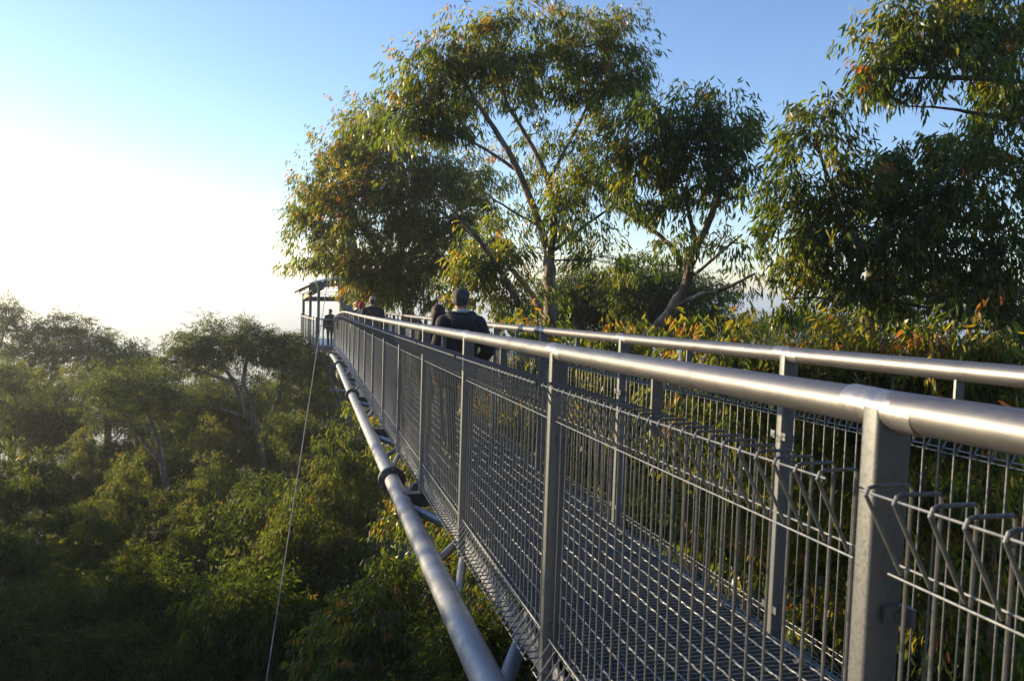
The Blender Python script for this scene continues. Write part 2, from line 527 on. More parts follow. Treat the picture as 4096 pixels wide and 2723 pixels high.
# stay cables
def cable(label, pts, r):
    mb = MB(); mb.tube(pts, r, 8)
    o = mb.build('stay_cable', STEEL, None, True); tag(o, label, 'cable', 'stay cables of the mast')
top = np.array([mx, my, 7.2])
a_ = P(*C2(600, 90), 36.6); e_ = P(612, 1580, 14)
d_ = (e_-top)
gnd = top + d_*1.35
cable('long steel stay cable running from the mast down to the lower left', [top, top+(e_-top)*.5+np.array([0, 0, -.05]), e_, gnd], .011)
b0 = P(745, 1285, 34)
cable('thin steel stay cable slanting down behind the dark trunk', [P(737, 1275, 36), P(660, 1470, 30), P(600, 1640, 26)], .012)
cable('steel stay cable descending on the right of the shelter', [top, P(*C2(1700, 200), 30), P(*C2(1925, 700), 27)], .015)

# ------------------------------------------------------------------ trees
def leaf_mesh(name, rng, cl, L, Wd, per, mat_, near=True, orange=.25, droop=1.0, base_t=.28):
    """cl: list of (centre(3), radii(3), nsprig)"""
    B, D_, T_, SC = [], [], [], []
    for c, R, n in cl:
        n = int(n)
        ns = max(7, min(34, n//9))
        cd_ = rng.normal(size=(ns, 3)); cd_ /= np.linalg.norm(cd_, axis=1)[:, None]
        pick = rng.integers(0, ns, n)
        sub_t = rng.normal(0, .10, ns)[pick]
        d = cd_[pick]*1.0+rng.normal(size=(n, 3))*.24; d /= np.linalg.norm(d, axis=1)[:, None]
        ph = rng.uniform(0, 6.28, 4); A = rng.normal(size=(4, 3))*2.6
        lump = 1+.24*sum(np.sin(d@A[i]+ph[i]) for i in range(4))/1.3
        sr0 = .42+.60*rng.random(ns)**.6; sr0[rng.random(ns) < .12] *= 1.28
        SC.append(np.array(c)+cd_*sr0[:, None]*np.array(R)*np.stack([np.ones(ns), np.ones(ns), np.where(cd_[:, 2] < 0, .72, 1.0)], 1))
        sr = sr0[pick]
        rr = np.clip(sr+rng.normal(size=n)*.10-.03, .15, 1.34)
        up = np.where(d[:, 2] < 0, .72, 1.0)
        base = np.array(c) + d*(rr*lump)[:, None]*np.array(R)*np.stack([np.ones(n), np.ones(n), up], 1)
        ax = d*.7+np.array([0, 0, -.25])+rng.normal(size=(n, 3))*.35
        ax /= np.linalg.norm(ax, axis=1)[:, None]
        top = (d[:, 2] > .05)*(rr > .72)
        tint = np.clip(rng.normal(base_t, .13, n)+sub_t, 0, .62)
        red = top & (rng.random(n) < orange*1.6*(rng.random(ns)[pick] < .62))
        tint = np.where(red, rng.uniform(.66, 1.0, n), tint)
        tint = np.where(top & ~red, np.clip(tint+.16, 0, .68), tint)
        k = per
        b_ = np.repeat(base, k, 0); a_ = np.repeat(ax, k, 0); dd = np.repeat(d, k, 0)
        m = n*k
        t = np.tile(np.linspace(0, 1, k), n)*L*1.9
        b_ = b_+a_*t[:, None]+rng.normal(size=(m, 3))*L*.22
        ld = np.array([0, 0, -droop])+dd*.30+a_*.25+rng.normal(size=(m, 3))*.34
        ld /= np.linalg.norm(ld, axis=1)[:, None]
        B.append(b_); D_.append(ld)
        tt = np.repeat(tint, k)+rng.normal(size=m)*.06
        T_.append(np.clip(tt, 0, 1))
    B = np.concatenate(B); D_ = np.concatenate(D_); T_ = np.concatenate(T_)
    m = len(B)
    rv = rng.normal(size=(m, 3)); s = np.cross(D_, rv); s /= np.linalg.norm(s, axis=1)[:, None]+1e-9
    nrm = np.cross(D_, s)
    ln = (L*rng.uniform(.65, 1.2, m))[:, None]; wd = (Wd*rng.uniform(.7, 1.2, m))[:, None]*.5
    bend = ln*rng.uniform(-.12, .22, m)[:, None]
    if near:
        q1 = B+D_*ln*.30+nrm*bend*.6; q2 = B+D_*ln*.68+nrm*bend*.75
        tip = B+D_*ln*1.0
        V = np.stack([B, q1-s*wd, q1+s*wd, q2-s*wd*.72, q2+s*wd*.72, tip], 1).reshape(-1, 3)
        base = (np.arange(m)*6)[:, None]
        loops = np.concatenate([base+np.array([0, 1, 2]), base+np.array([1, 3, 4, 2]), base+np.array([3, 5, 4])], 1).reshape(-1)
        tot = np.tile([3, 4, 3], m); nv = 6
    else:
        q = B+D_*ln*.45+nrm*bend*.8
        tip = B+D_*ln
        V = np.stack([B, q-s*wd, tip, q+s*wd], 1).reshape(-1, 3)
        base = (np.arange(m)*4)[:, None]
        loops = (base+np.array([0, 1, 2, 3])).reshape(-1)
        tot = np.full(m, 4); nv = 4
    me = bpy.data.meshes.new(name)
    me.vertices.add(len(V)); me.vertices.foreach_set('co', V.astype(np.float32).reshape(-1))
    me.loops.add(len(loops)); me.loops.foreach_set('vertex_index', loops.astype(np.int32))
    me.polygons.add(len(tot))
    me.polygons.foreach_set('loop_start', np.concatenate([[0], np.cumsum(tot)[:-1]]).astype(np.int32))
    me.polygons.foreach_set('loop_total', tot.astype(np.int32))
    me.update(calc_edges=True)
    at_ = me.attributes.new('tint', 'FLOAT', 'POINT')
    at_.data.foreach_set('value', np.repeat(T_, nv).astype(np.float32))
    me.materials.append(mat_)
    return me, SC

def smooth_path(pts, rads, k=4, rng=None, wob=0.0):
    pts = np.array(pts, float); n = len(pts)
    if n < 3:
        t = np.linspace(0, 1, k+1)[:, None]
        out = pts[0]*(1-t)+pts[1]*t; ro = np.interp(np.linspace(0, 1, k+1), [0, 1], rads)
    else:
        out, ro = [], []
        ext = np.vstack([2*pts[0]-pts[1], pts, 2*pts[-1]-pts[-2]])
        for i in range(n-1):
            p0, p1, p2, p3 = ext[i:i+4]
            for j in range(k):
                t = j/k
                out.append(.5*((2*p1)+(-p0+p2)*t+(2*p0-5*p1+4*p2-p3)*t*t+(-p0+3*p1-3*p2+p3)*t**3))
                ro.append(rads[i]*(1-t)+rads[i+1]*t)
        out.append(pts[-1]); ro.append(rads[-1]); out = np.array(out); ro = np.array(ro)
    if rng is not None and wob:
        out[1:-1] += rng.normal(size=(len(out)-2, 3))*wob
    return out, ro

def tree(name, label, cat, trunks, clumps, seed, L=.15, Wd=.028, dens=1.0, per=8, mat_=None, bark_=None, near=True,
         orange=.25, droop=1.0, base_t=.28, group=None, drop_to_ground=True, limb_r=.035, twigs=7, ysq=.9):
    """trunks: polylines of (u, v, D, radius); clumps: (u, v, ru, rv, D[, density])"""
    rng = np.random.default_rng(seed)
    mat_ = mat_ or LEAF; bark_ = bark_ or BARK
    tp = []
    tb = MB()
    for i, tr in enumerate(trunks):
        pts = [P(u, v, D) for u, v, D, r in tr]; rads = [r for *_, r in tr]
        if i == 0 and drop_to_ground:
            q = np.array(pts[0]); gz = float(ground_z(q[0], q[1]))
            if gz < q[2]-.3:
                pts = [np.array([q[0]+.3, q[1]+.2, gz-.2]), (q+np.array([q[0]+.3, q[1]+.2, gz]))/2+rng.normal(size=3)*.1] + pts
                rads = [rads[0]*1.45, rads[0]*1.2] + rads
        pp, rr = smooth_path(pts, rads, 5, rng, rads[-1]*.25)
        tb.tube(pp, rr, 10); tp.append(pp)
    root = empty(name, tuple(tp[0][0]))
    tag(root, label, cat, group)
    allp = np.concatenate(tp)
    lb = tb; cl = []; ends = []
    for c in clumps:
        u, v, ru, rv, D = c[:5]; de = c[5] if len(c) > 5 else 1.0
        ppm = PPM(D); ce = P(u, v, D); R = np.array([ru/ppm, (ru+rv)/2/ppm*ysq, rv/ppm])
        # limb from a lower trunk point
        dv = allp-ce; dist = np.linalg.norm(dv, axis=1)+np.where(dv[:, 2] > 0, 3.0, 0)
        st = allp[int(np.argmin(dist))]
        mid = st*.5+ce*.5+np.array([0, 0, -.08])*np.linalg.norm(ce-st)+rng.normal(size=3)*.08*np.linalg.norm(ce-st)
        lr = limb_r*min(1.6, max(.5, np.linalg.norm(ce-st)/2.0))
        pp, rr = smooth_path([st, mid, ce], [lr, lr*.75, lr*.4], 5)
        lb.tube(pp, rr, 6)
        ends.append((pp, lr))
        area = R[0]*R[2]*math.pi
        n = dens*de*area*5.0/(L*Wd*.6)/per
        cl.append((ce, R, max(6, n)))
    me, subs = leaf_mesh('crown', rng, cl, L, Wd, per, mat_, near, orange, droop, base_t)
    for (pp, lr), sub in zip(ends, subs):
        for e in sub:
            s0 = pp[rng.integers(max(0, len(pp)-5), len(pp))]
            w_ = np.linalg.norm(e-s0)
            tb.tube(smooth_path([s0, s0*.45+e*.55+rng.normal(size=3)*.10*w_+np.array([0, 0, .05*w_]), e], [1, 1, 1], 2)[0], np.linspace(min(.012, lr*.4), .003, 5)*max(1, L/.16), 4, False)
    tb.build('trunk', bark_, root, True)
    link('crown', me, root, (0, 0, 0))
    return root

# --- A: tall forked eucalypt behind the couple
DA = 17.0
tree('eucalyptus_tree', 'tall forked eucalyptus with broad domed crown behind the walking couple', 'tree',
 [[(1272, 900, DA, .17), (1266, 740, DA, .15), (1266, 650, DA, .135), (1266, 585, DA, .12)],
  [(1266, 600, DA, .095), (1240, 510, DA, .085), (1190, 385, DA-.3, .07), (1140, 300, DA-.4, .055), (1085, 215, DA-.5, .04), (1050, 160, DA-.6, .02)],
  [(1268, 600, DA, .08), (1276, 480, DA+.3, .07), (1250, 385, DA+.5, .06), (1210, 310, DA+.6, .05), (1165, 230, DA+.6, .035), (1150, 150, DA+.6, .02)],
  [(1262, 420, DA+.4, .045), (1310, 330, DA+.8, .04), (1350, 250, DA+1, .03), (1375, 160, DA+1, .018)],
  [(1195, 395, DA, .04), (1120, 345, DA-.6, .032), (1030, 300, DA-1, .02)],
  [(1240, 520, DA, .03), (1170, 480, DA-.3, .022), (1110, 440, DA-.5, .015)],
  [(1278, 575, DA, .045), (1340, 525, DA+.2, .035), (1420, 470, DA+.3, .02)],
  [(1230, 770, DA-.8, .075), (1165, 645, DA-1.2, .062), (1105, 555, DA-1.6, .05), (1055, 500, DA-2, .03), (1000, 440, DA-2, .012)],
  [(1262, 735, DA+.1, .08), (1218, 672, DA+.5, .075), (1170, 610, DA+.5, .062), (1115, 565, DA+.4, .045), (1060, 520, DA+.2, .015)]],
 [(1170, 85, 80, 70, DA), (1080, 120, 95, 75, DA-.4), (985, 190, 80, 80, DA-.8), (1110, 205, 110, 70, DA), (1190, 160, 60, 60, DA+.5),
  (1345, 100, 110, 75, DA+1), (1420, 150, 75, 90, DA+1), (1285, 150, 65, 70, DA+.8), (1420, 250, 75, 60, DA+1, .6), (1330, 200, 70, 50, DA+1, .7),
  (930, 265, 80, 70, DA-.8), (1020, 280, 90, 60, DA-.6), (1250, 300, 90, 80, DA+1, .25), (1320, 350, 80, 70, DA+.8, .3), (1200, 400, 60, 50, DA+.8, .3),
  (1300, 490, 65, 75, DA-.3, .9), (1340, 430, 80, 55, DA, .9), (1380, 390, 60, 50, DA, .8), (1150, 520, 80, 60, DA+.8, .6), (1390, 590, 70, 45, DA+.5, .8),
  (1160, 620, 90, 50, DA-1.2, .8), (1090, 620, 75, 60, DA-1.2, .8), (1210, 690, 80, 45, DA-1, .7), (1130, 690, 70, 45, DA-1.4, .8)],
 11, L=.17, Wd=.035, dens=.95, orange=.12, base_t=.34)
# --- B: big left eucalypt leaning over the shelter
DB = 25.0
tree('eucalyptus_tree', 'wide eucalyptus with orange new leaves leaning over the lookout shelter', 'tree',
 [[(965, 790, DB, .22), (945, 735, DB, .20), (930, 690, DB, .18), (905, 655, DB, .16), (915, 600, DB, .14), (930, 520, DB, .12)],
  [(905, 650, DB, .11), (860, 560, DB-.3, .09), (800, 480, DB-.5, .06), (760, 420, DB-.6, .03)],
  [(925, 560, DB, .10), (960, 470, DB+.2, .08), (980, 390, DB+.2, .05), (960, 320, DB, .03)],
  [(915, 600, DB, .08), (1010, 540, DB-.5, .06), (1060, 480, DB-.7, .03)]],
 [(800, 350, 75, 60, DB), (740, 420, 52, 62, DB), (775, 470, 65, 60, DB-.4), (730, 530, 45, 60, DB), (770, 580, 70, 50, DB-.3), (850, 290, 70, 55, DB+.4),
  (890, 350, 80, 60, DB+.3), (880, 430, 85, 65, DB-.5), (850, 510, 80, 70, DB-.8), (960, 390, 90, 60, DB-.5), (1040, 410, 80, 60, DB-.5),
  (940, 480, 90, 75, DB-1), (1030, 500, 90, 70, DB-1), (860, 610, 85, 50, DB-.6), (950, 590, 90, 65, DB-1), (1050, 590, 75, 55, DB-.8), (845, 650, 48, 32, DB),
  (960, 660, 70, 40, DB-.6), (745, 590, 34, 26, DB, .7), (1010, 690, 60, 35, DB-.4, .8), (870, 685, 50, 25, DB+.5, .7), (1100, 470, 60, 55, DB, .7), (1120, 400, 55, 45, DB+1, .6), (832, 664, 30, 24, DB-.4), (858, 672, 34, 22, DB), (890, 668, 40, 26, DB), (835, 625, 45, 34, DB-.5), (720, 480, 40, 40, DB), (690, 500, 22, 30, DB, .7), (925, 640, 50, 40, DB-.5)],
 12, L=.20, Wd=.040, dens=.95, orange=.25, base_t=.44, limb_r=.05)
# --- C: eucalypt with curved pale trunk
DC = 14.0
tree('eucalyptus_tree', 'eucalyptus with curved pale trunk and open crown right of the forked one', 'tree',
 [[(1380, 960, DC, .13), (1425, 860, DC, .115), (1487, 782, DC, .105), (1545, 715, DC, .10), (1580, 655, DC, .088), (1592, 610, DC, .078), (1612, 560, DC, .062), (1645, 480, DC, .06), (1668, 400, DC, .04)],
  [(1555, 705, DC, .05), (1610, 680, DC-.2, .045), (1670, 665, DC-.4, .035), (1740, 630, DC-.5, .02)],
  [(1590, 630, DC, .055), (1545, 565, DC+.2, .045), (1480, 515, DC+.3, .035), (1420, 478, DC+.4, .02)],
  [(1606, 575, DC, .05), (1590, 500, DC+.2, .04), (1570, 420, DC+.3, .02)],
  [(1585, 645, DC, .03), (1650, 590, DC-.3, .025), (1710, 540, DC-.4, .015)]],
 [(1600, 265, 95, 52, DC), (1680, 290, 65, 60, DC), (1530, 300, 70, 60, DC), (1460, 330, 65, 55, DC+.3), (1610, 340, 100, 60, DC), (1700, 370, 45, 70, DC),
  (1500, 390, 80, 55, DC), (1590, 410, 90, 50, DC), (1430, 380, 55, 45, DC+.3, .9), (1540, 470, 60, 55, DC, .7), (1545, 560, 40, 50, DC, .8),
  (1660, 470, 60, 60, DC, .35), (1700, 560, 55, 60, DC, .3), (1720, 640, 40, 40, DC, .3), (1640, 560, 40, 40, DC, .2), (1735, 450, 35, 50, DC, .4), (1450, 450, 60, 40, DC+.3, .8)],
 13, L=.16, Wd=.033, dens=.95, orange=.06, base_t=.22)
# --- D: right-hand mass
DD = 12.0
tree('eucalyptus_tree', 'dense dark eucalyptus filling the right side behind the handrail', 'tree',
 [[(2010, 900, DD+.5, .14), (2000, 740, DD+.5, .12), (2020, 600, DD+.5, .10), (2060, 480, DD+.5, .06)],
  [(2005, 720, DD+.5, .06), (1960, 600, DD, .05), (1930, 480, DD, .04), (1880, 330, DD, .02)],
  [(2015, 640, DD+.5, .06), (2140, 520, DD+.3, .05), (2250, 400, DD, .03)],
  [(2010, 700, DD+.5, .05), (2130, 640, DD+.3, .04), (2280, 560, DD, .02)]],
 [(1895, 270, 48, 40, DD), (1870, 330, 65, 55, DD), (1830, 410, 70, 60, DD), (1900, 420, 80, 70, DD), (1830, 510, 70, 70, DD), (1900, 530, 80, 80, DD), (1820, 600, 60, 60, DD),
  (1800, 690, 38, 45, DD, .8), (2000, 425, 70, 65, DD+.5), (2095, 370, 85, 52, DD+.6), (2195, 330, 75, 45, DD+.6), (2280, 320, 60, 50, DD+.6), (2000, 520, 100, 80, DD), (2110, 460, 100, 80, DD), (2230, 430, 100, 90, DD),
  (2320, 400, 70, 120, DD), (2080, 580, 110, 70, DD), (2200, 560, 110, 90, DD), (2310, 560, 80, 100, DD), (1960, 630, 90, 60, DD, .7), (2090, 680, 110, 55, DD, .8), (2230, 680, 110, 60, DD), (2340, 690, 60, 70, DD), (1880, 660, 70, 50, DD, .6)],
 14, L=.16, Wd=.035, dens=.95, orange=.08, base_t=.26)
tree('eucalyptus_tree', 'overhanging eucalyptus branches at the upper right corner of the sky', 'tree',
 [[(2560, 900, 12, .2), (2500, 500, 12, .18), (2450, 300, 12, .14), (2430, 100, 12, .10)],
  [(2450, 260, 12, .07), (2330, 190, 11.5, .05), (2200, 180, 11, .035), (2090, 180, 11, .015)],
  [(2440, 300, 12, .05), (2300, 270, 11.5, .03), (2180, 250, 11.2, .018), (2090, 245, 11, .010)],
  [(2430, 120, 12, .06), (2300, 70, 11.5, .04), (2180, 30, 11, .02)]],
 [(2070, 70, 80, 60, 11), (2020, 130, 60, 55, 11), (2080, 160, 75, 55, 11), (2000, 195, 40, 42, 11, .8), (2160, 30, 90, 60, 11.2), (2170, 130, 90, 65, 11), (2260, 60, 90, 80, 11.4), (2260, 170, 80, 70, 11.3),
  (2340, 110, 70, 90, 11.4), (2350, 20, 60, 60, 11.5), (2330, 230, 50, 55, 11.6), (2120, 225, 40, 22, 11, .35), (2250, -40, 120, 60, 11.5), (2440, 150, 100, 150, 12), (2250, 250, 50, 35, 11.5, .5)],
 15, L=.16, Wd=.035, dens=.9, orange=.12)
# --- shrubs / sapling tops along the right of the walkway
sap = [
 (1140, 755, 12.5, 60, 34, 'yellow-green sapling top right beside the grey-haired man'),
 (1260, 762, 12, 62, 34, 'sapling top in front of the forked eucalyptus trunk'),
 (1400, 772, 11, 66, 36, 'leafy sapling top left of the curved eucalyptus trunk'),
 (1575, 775, 9.5, 60, 38, 'orange-tipped sapling top nearest the curved eucalyptus trunk'),
 (1700, 800, 9.0, 75, 48, 'bushy sapling top with red new leaves left of the gap of sky'),
 (1850, 790, 9.0, 80, 50, 'leafy sapling top below the gap of sky behind the rail'),
 (1985, 790, 8.6, 80, 55, 'orange-flecked sapling top below the dense dark eucalyptus'),
 (2120, 790, 8.4, 85, 60, 'bright yellow-green sapling top behind the far handrail'),
 (2270, 790, 8.2, 90, 65, 'sunlit sapling top with orange leaves at the right edge')]
for i, (u, v, D, ru, rv, lb_) in enumerate(sap):
    cl = [(u, v, ru, rv, D), (u+30, v+70, ru*1.15, rv*1.3, D-.3), (u-45, v+95, ru, rv*1.2, D), (u+10, v+190, ru*1.3, rv*1.5, D-.3, .8), (u-20, v+320, ru*1.3, rv*1.7, D, .7), (u+20, v+470, ru*1.3, rv*1.8, D, .6), (u, v+640, ru*1.3, rv*1.9, D, .5)]
    tree('sapling', lb_, 'tree', [[(u+15, v+600, D+.2, .05), (u, v+250, D+.1, .04), (u, v+40, D, .02)]], cl, 30+i, L=.15, Wd=.030, dens=.9, orange=.20, base_t=.42, group='sapling tops beside the walkway', limb_r=.014, twigs=6, bark_=BARK)
# --- background trees between C and A
bgt = [((1330, 650, 90, 45), (1420, 640, 75, 40), (1390, 700, 110, 45), (1290, 700, 70, 50), (1350, 735, 120, 40), (1440, 745, 90, 35)),
       ((1480, 620, 60, 32), (1540, 670, 90, 42), (1460, 690, 80, 42), (1620, 680, 85, 38), (1660, 730, 60, 35), (1540, 730, 110, 40), (1500, 760, 110, 35), (1640, 760, 90, 35), (1580, 640, 60, 30)),
       ((1740, 745, 42, 22), (1760, 765, 60, 25)), ((1990, 690, 90, 45), (2110, 690, 90, 45), (1920, 730, 70, 35), (2240, 690, 90, 50), (2340, 690, 60, 60)), ((1850, 735, 34, 20), (1900, 745, 50, 25))]
bl = ['dark rounded tree filling the gap behind the forked trunk', 'dark bushy tree low behind the curved pale trunk', 'small far round tree in the gap of sky above the rail', 'shadowy tree low behind the dense dark eucalyptus', 'far tree just left of the dense dark eucalyptus']
for i, (cs, l_) in enumerate(zip(bgt, bl)):
    D = (30, 28, 55, 18, 48)[i]
    cl = [(*c, D+.3*k) for k, c in enumerate(cs)] + [(cs[0][0], cs[0][1]+70, 90, 50, D), (cs[-1][0], cs[-1][1]+70, 90, 50, D)]
    u0 = cs[0][0]
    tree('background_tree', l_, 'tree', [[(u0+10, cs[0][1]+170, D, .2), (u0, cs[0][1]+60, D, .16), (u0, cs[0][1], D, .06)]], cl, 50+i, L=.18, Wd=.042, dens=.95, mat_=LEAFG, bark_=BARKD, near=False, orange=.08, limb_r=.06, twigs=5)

# --- left forest: skyline trees
tree('forest_tree', 'hazy sunlit tree at the far left edge with open crown', 'tree',
 [[(20, 1150, 50, .20), (30, 1000, 50, .17), (60, 880, 50, .13), (90, 800, 50, .08)],
  [(30, 980, 50, .15), (-10, 860, 50, .1), (10, 760, 50, .05)], [(50, 900, 50, .12), (150, 830, 50, .09), (210, 790, 50, .04)]],
 [(20, 715, 45, 26, 50), (-20, 790, 60, 40, 50), (130, 750, 62, 36, 50), (200, 778, 58, 38, 50), (80, 800, 55, 35, 50), (-10, 740, 50, 40, 50), (150, 800, 70, 36, 50, .8), (245, 790, 30, 22, 50, .7), (120, 800, 60, 30, 50, .6), (30, 830, 50, 35, 50, .7), (170, 830, 60, 28, 50, .5), (60, 760, 40, 25, 50, .6)],
 71, L=.17, Wd=.042, dens=.85, mat_=LEAFG, near=False, orange=.12, limb_r=.08, droop=.5)
tree('forest_tree', 'domed forest tree with bare spreading limbs left of the shelter', 'tree',
 [[(655, 1440, 38, .36), (648, 1330, 38, .30), (625, 1200, 38, .22), (608, 1080, 38, .17), (590, 960, 38, .14), (560, 880, 38, .10)],
  [(600, 1010, 38, .16), (560, 930, 38, .13), (520, 850, 38, .08), (480, 800, 38, .04)],
  [(600, 1000, 38, .16), (640, 920, 38, .12), (650, 850, 38, .07), (640, 800, 38, .03)],
  [(560, 880, 38, .12), (570, 820, 38, .08), (580, 780, 38, .04)],
  [(640, 1290, 38, .14), (560, 1200, 38.5, .12), (480, 1160, 38.7, .07)],
  [(600, 1100, 38, .10), (680, 1040, 37.5, .07), (760, 980, 37, .03)]],
 [(430, 790, 55, 30, 38), (400, 830, 50, 35, 38), (500, 775, 65, 40, 38), (590, 770, 72, 42, 38), (660, 795, 58, 42, 38), (545, 800, 75, 34, 38), (615, 815, 60, 34, 38), (460, 800, 55, 36, 38), (470, 830, 65, 30, 38, .7), (690, 830, 45, 30, 38), (380, 870, 45, 30, 38, .7),
  (650, 850, 55, 25, 38, .6), (570, 830, 50, 22, 38, .4), (700, 890, 50, 40, 37, .9), (640, 920, 60, 40, 39, .7), (480, 900, 50, 35, 39, .7), (735, 850, 40, 40, 37), (745, 930, 45, 45, 37), (700, 960, 55, 45, 38), (600, 980, 60, 40, 40, .7), (530, 960, 55, 40, 40, .7), (420, 930, 50, 40, 40, .7)],
 72, L=.15, Wd=.038, dens=.85, mat_=LEAFG, near=False, orange=.05, limb_r=.06, droop=.5)
tree('forest_tree', 'dark flat-topped forest tree between the hazy tree and the domed tree', 'tree',
 [[(420, 1260, 33, .18), (385, 1130, 33, .14), (365, 1020, 33, .11), (330, 930, 33, .07)],
  [(370, 1060, 33, .12), (300, 980, 33, .08), (260, 930, 33, .04)]],
 [(300, 870, 70, 30, 33), (380, 890, 70, 32, 33), (250, 900, 60, 32, 33), (320, 920, 90, 35, 33), (420, 930, 70, 32, 33, .8), (240, 960, 60, 35, 33, .7), (340, 980, 70, 32, 33, .6)],
 73, L=.14, Wd=.036, dens=.75, mat_=LEAFG, near=False, orange=.03, limb_r=.05, base_t=.2, droop=.5)
tree('forest_tree', 'golden backlit tree with forked bare limbs below the hazy crown', 'tree',
 [[(290, 1330, 40, .18), (300, 1180, 40, .15), (330, 1080, 40, .11), (380, 1000, 40, .05)], [(300, 1190, 40, .14), (240, 1080, 40, .1), (210, 1000, 40, .04)]],
 [(210, 880, 60, 40, 42, .8), (150, 920, 70, 45, 42, .8), (60, 930, 80, 60, 42), (-10, 970, 70, 70, 42), (100, 1020, 80, 50, 41, .8), (230, 1060, 70, 45, 40, .6), (330, 1060, 60, 45, 40, .5)],
 74, L=.16, Wd=.040, dens=.55, mat_=LEAFG, near=False, orange=.12, limb_r=.06, base_t=.42, droop=.5)
# nearer leafy trees under the walkway
tree('eucalyptus_tree', 'bright yellow-green drooping tree beside the big chord pipe', 'tree',
 [[(800, 1600, 22, .25), (795, 1350, 22, .22), (780, 1200, 22, .14), (770, 1100, 22, .06)]],
 [(690, 1190, 50, 45, 21), (665, 1250, 42, 45, 20.8), (740, 1130, 55, 50, 21.5), (780, 1060, 60, 45, 22), (800, 1150, 70, 60, 21.5), (720, 1270, 55, 45, 21, .8), (820, 1240, 70, 60, 21.5), (860, 1070, 55, 40, 22.5), (870, 1170, 60, 60, 22), (760, 1330, 60, 50, 21.5, .8), (850, 1320, 70, 60, 22, .9)],
 75, L=.18, Wd=.034, dens=.8, orange=.04, base_t=.38, mat_=LEAFG)
tree('eucalyptus_tree', 'large dark bush-like eucalyptus with orange tips under the big pipe', 'tree',
 [[(900, 1700, 13, .12), (890, 1560, 13, .1), (890, 1440, 13, .05)]],
 [(880, 1350, 70, 45, 13), (800, 1400, 60, 45, 13), (900, 1420, 90, 60, 12.5), (760, 1470, 60, 50, 12.8), (850, 1500, 90, 60, 12.3), (960, 1490, 80, 60, 12.5), (730, 1540, 55, 50, 12.6), (820, 1590, 90, 60, 12), (950, 1590, 90, 60, 12), (960, 1360, 60, 50, 13.4), (1010, 1300, 50, 50, 14), (1040, 1430, 70, 60, 13.5, .8), (1090, 1520, 80, 60, 13.5, .8)],
 76, L=.15, Wd=.030, dens=.95, orange=.16, base_t=.15)
tree('eucalyptus_tree', 'leafy tree glimpsed under the walkway deck between the steel braces', 'tree',
 [[(1000, 1500, 17, .12), (980, 1250, 17, .1), (960, 1150, 17, .05)]],
 [(930, 1000, 45, 40, 19), (960, 1090, 60, 50, 18), (1010, 1180, 70, 60, 17), (930, 1200, 60, 55, 18), (1060, 1290, 80, 70, 16), (1130, 1400, 90, 70, 15), (880, 960, 40, 35, 20, .7), (850, 930, 35, 35, 21, .7)],
 77, L=.17, Wd=.034, dens=.9, orange=.22, base_t=.36)

# --- understorey: prototype crowns copied through the lower left
def proto(name, seed, bt, ncl=9, L=.26, Wd=.065, lm=None, og=.05):
    rng = np.random.default_rng(seed)
    cl = []
    for i in range(ncl):
        a = rng.uniform(0, 6.28); r_ = rng.uniform(.2, 1.0)**.6*1.5
        z = 3.6 + rng.uniform(-.7, .9) - r_*.45
        R = rng.uniform(.6, .95)
        cl.append((np.array([r_*math.cos(a), r_*math.sin(a), z]), np.array([R, R, R*.62]), R*R*math.pi*.8*3.4/(L*Wd*.6)/8))
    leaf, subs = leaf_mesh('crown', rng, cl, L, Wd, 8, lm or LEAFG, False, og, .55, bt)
    tb = MB()
    pp, rr = smooth_path([(0, 0, -2), (.1, .05, 1.2), (.0, .1, 2.6), (.1, 0, 3.7)], [.16, .13, .09, .03], 4)
    tb.tube(pp, rr, 8)
    for c, R, n in cl:
        q = pp[rng.integers(7, 12)]
        a, b = smooth_path([q, (q+c)/2+(0, 0, -.1), c], [.045, .03, .012], 3); tb.tube(a, b, 5, False)
    return leaf, tb.mesh('trunk', BARKD, True)
protos = [proto('a', 101, .30), proto('b', 102, .24), proto('c', 103, .38), proto('d', 104, .20, 11)]
fine = [proto('e', 105, .26, 11, .17, .040), proto('f', 106, .20, 11, .17, .040), proto('g', 107, .32, 10, .16, .044), proto('h', 108, .18, 12, .17, .038)]
def tall(seed, bt, H, L=.17, Wd=.042):
    rng = np.random.default_rng(seed); cl = []
    tb = MB(); lean = rng.normal(size=2)*.5
    pts = [np.array([0, 0, -6.0]), np.array([.1, .1, -2]), np.array([lean[0]*.3, lean[1]*.3, H*.3]), np.array([lean[0], lean[1], H*.62]), np.array([lean[0]*1.1, lean[1]*1.2, H*.92])]
    pp, rr = smooth_path(pts, [.20, .17, .13, .08, .03], 5); tb.tube(pp, rr, 8)
    for i in range(13):
        t = rng.uniform(.34, 1.0)**.8; z = H*(.25+.78*t); a = rng.uniform(0, 6.28); r_ = rng.uniform(.5, 2.0)*(1.15-.55*t)
        R = rng.uniform(.55, 1.0); c = np.array([lean[0]*t+r_*math.cos(a), lean[1]*t+r_*math.sin(a), z])
        cl.append((c, np.array([R, R, R*.7]), R*R*math.pi*.8*3.2/(L*Wd*.6)/8))
        q = pp[int(np.argmin(np.linalg.norm(pp-(c-np.array([0, 0, 1.0])), axis=1)))]
        a_, b_ = smooth_path([q, (q+c)/2+rng.normal(size=3)*.15, c], [.05, .035, .012], 4); tb.tube(a_, b_, 5, False)
        for k in range(3):
            e = c+rng.normal(size=3)*R*.5; tb.tube([c*.7+q*.3, (c+e)/2, e], [.018, .012, .005], 4, False)
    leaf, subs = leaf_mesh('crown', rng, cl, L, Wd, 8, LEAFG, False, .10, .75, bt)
    return leaf, tb.mesh('trunk', BARK, True)
gums = [tall(121, .34, 8.5), tall(122, .26, 9.5), tall(123, .42, 8.0)]
under = []
rng = np.random.default_rng(5)
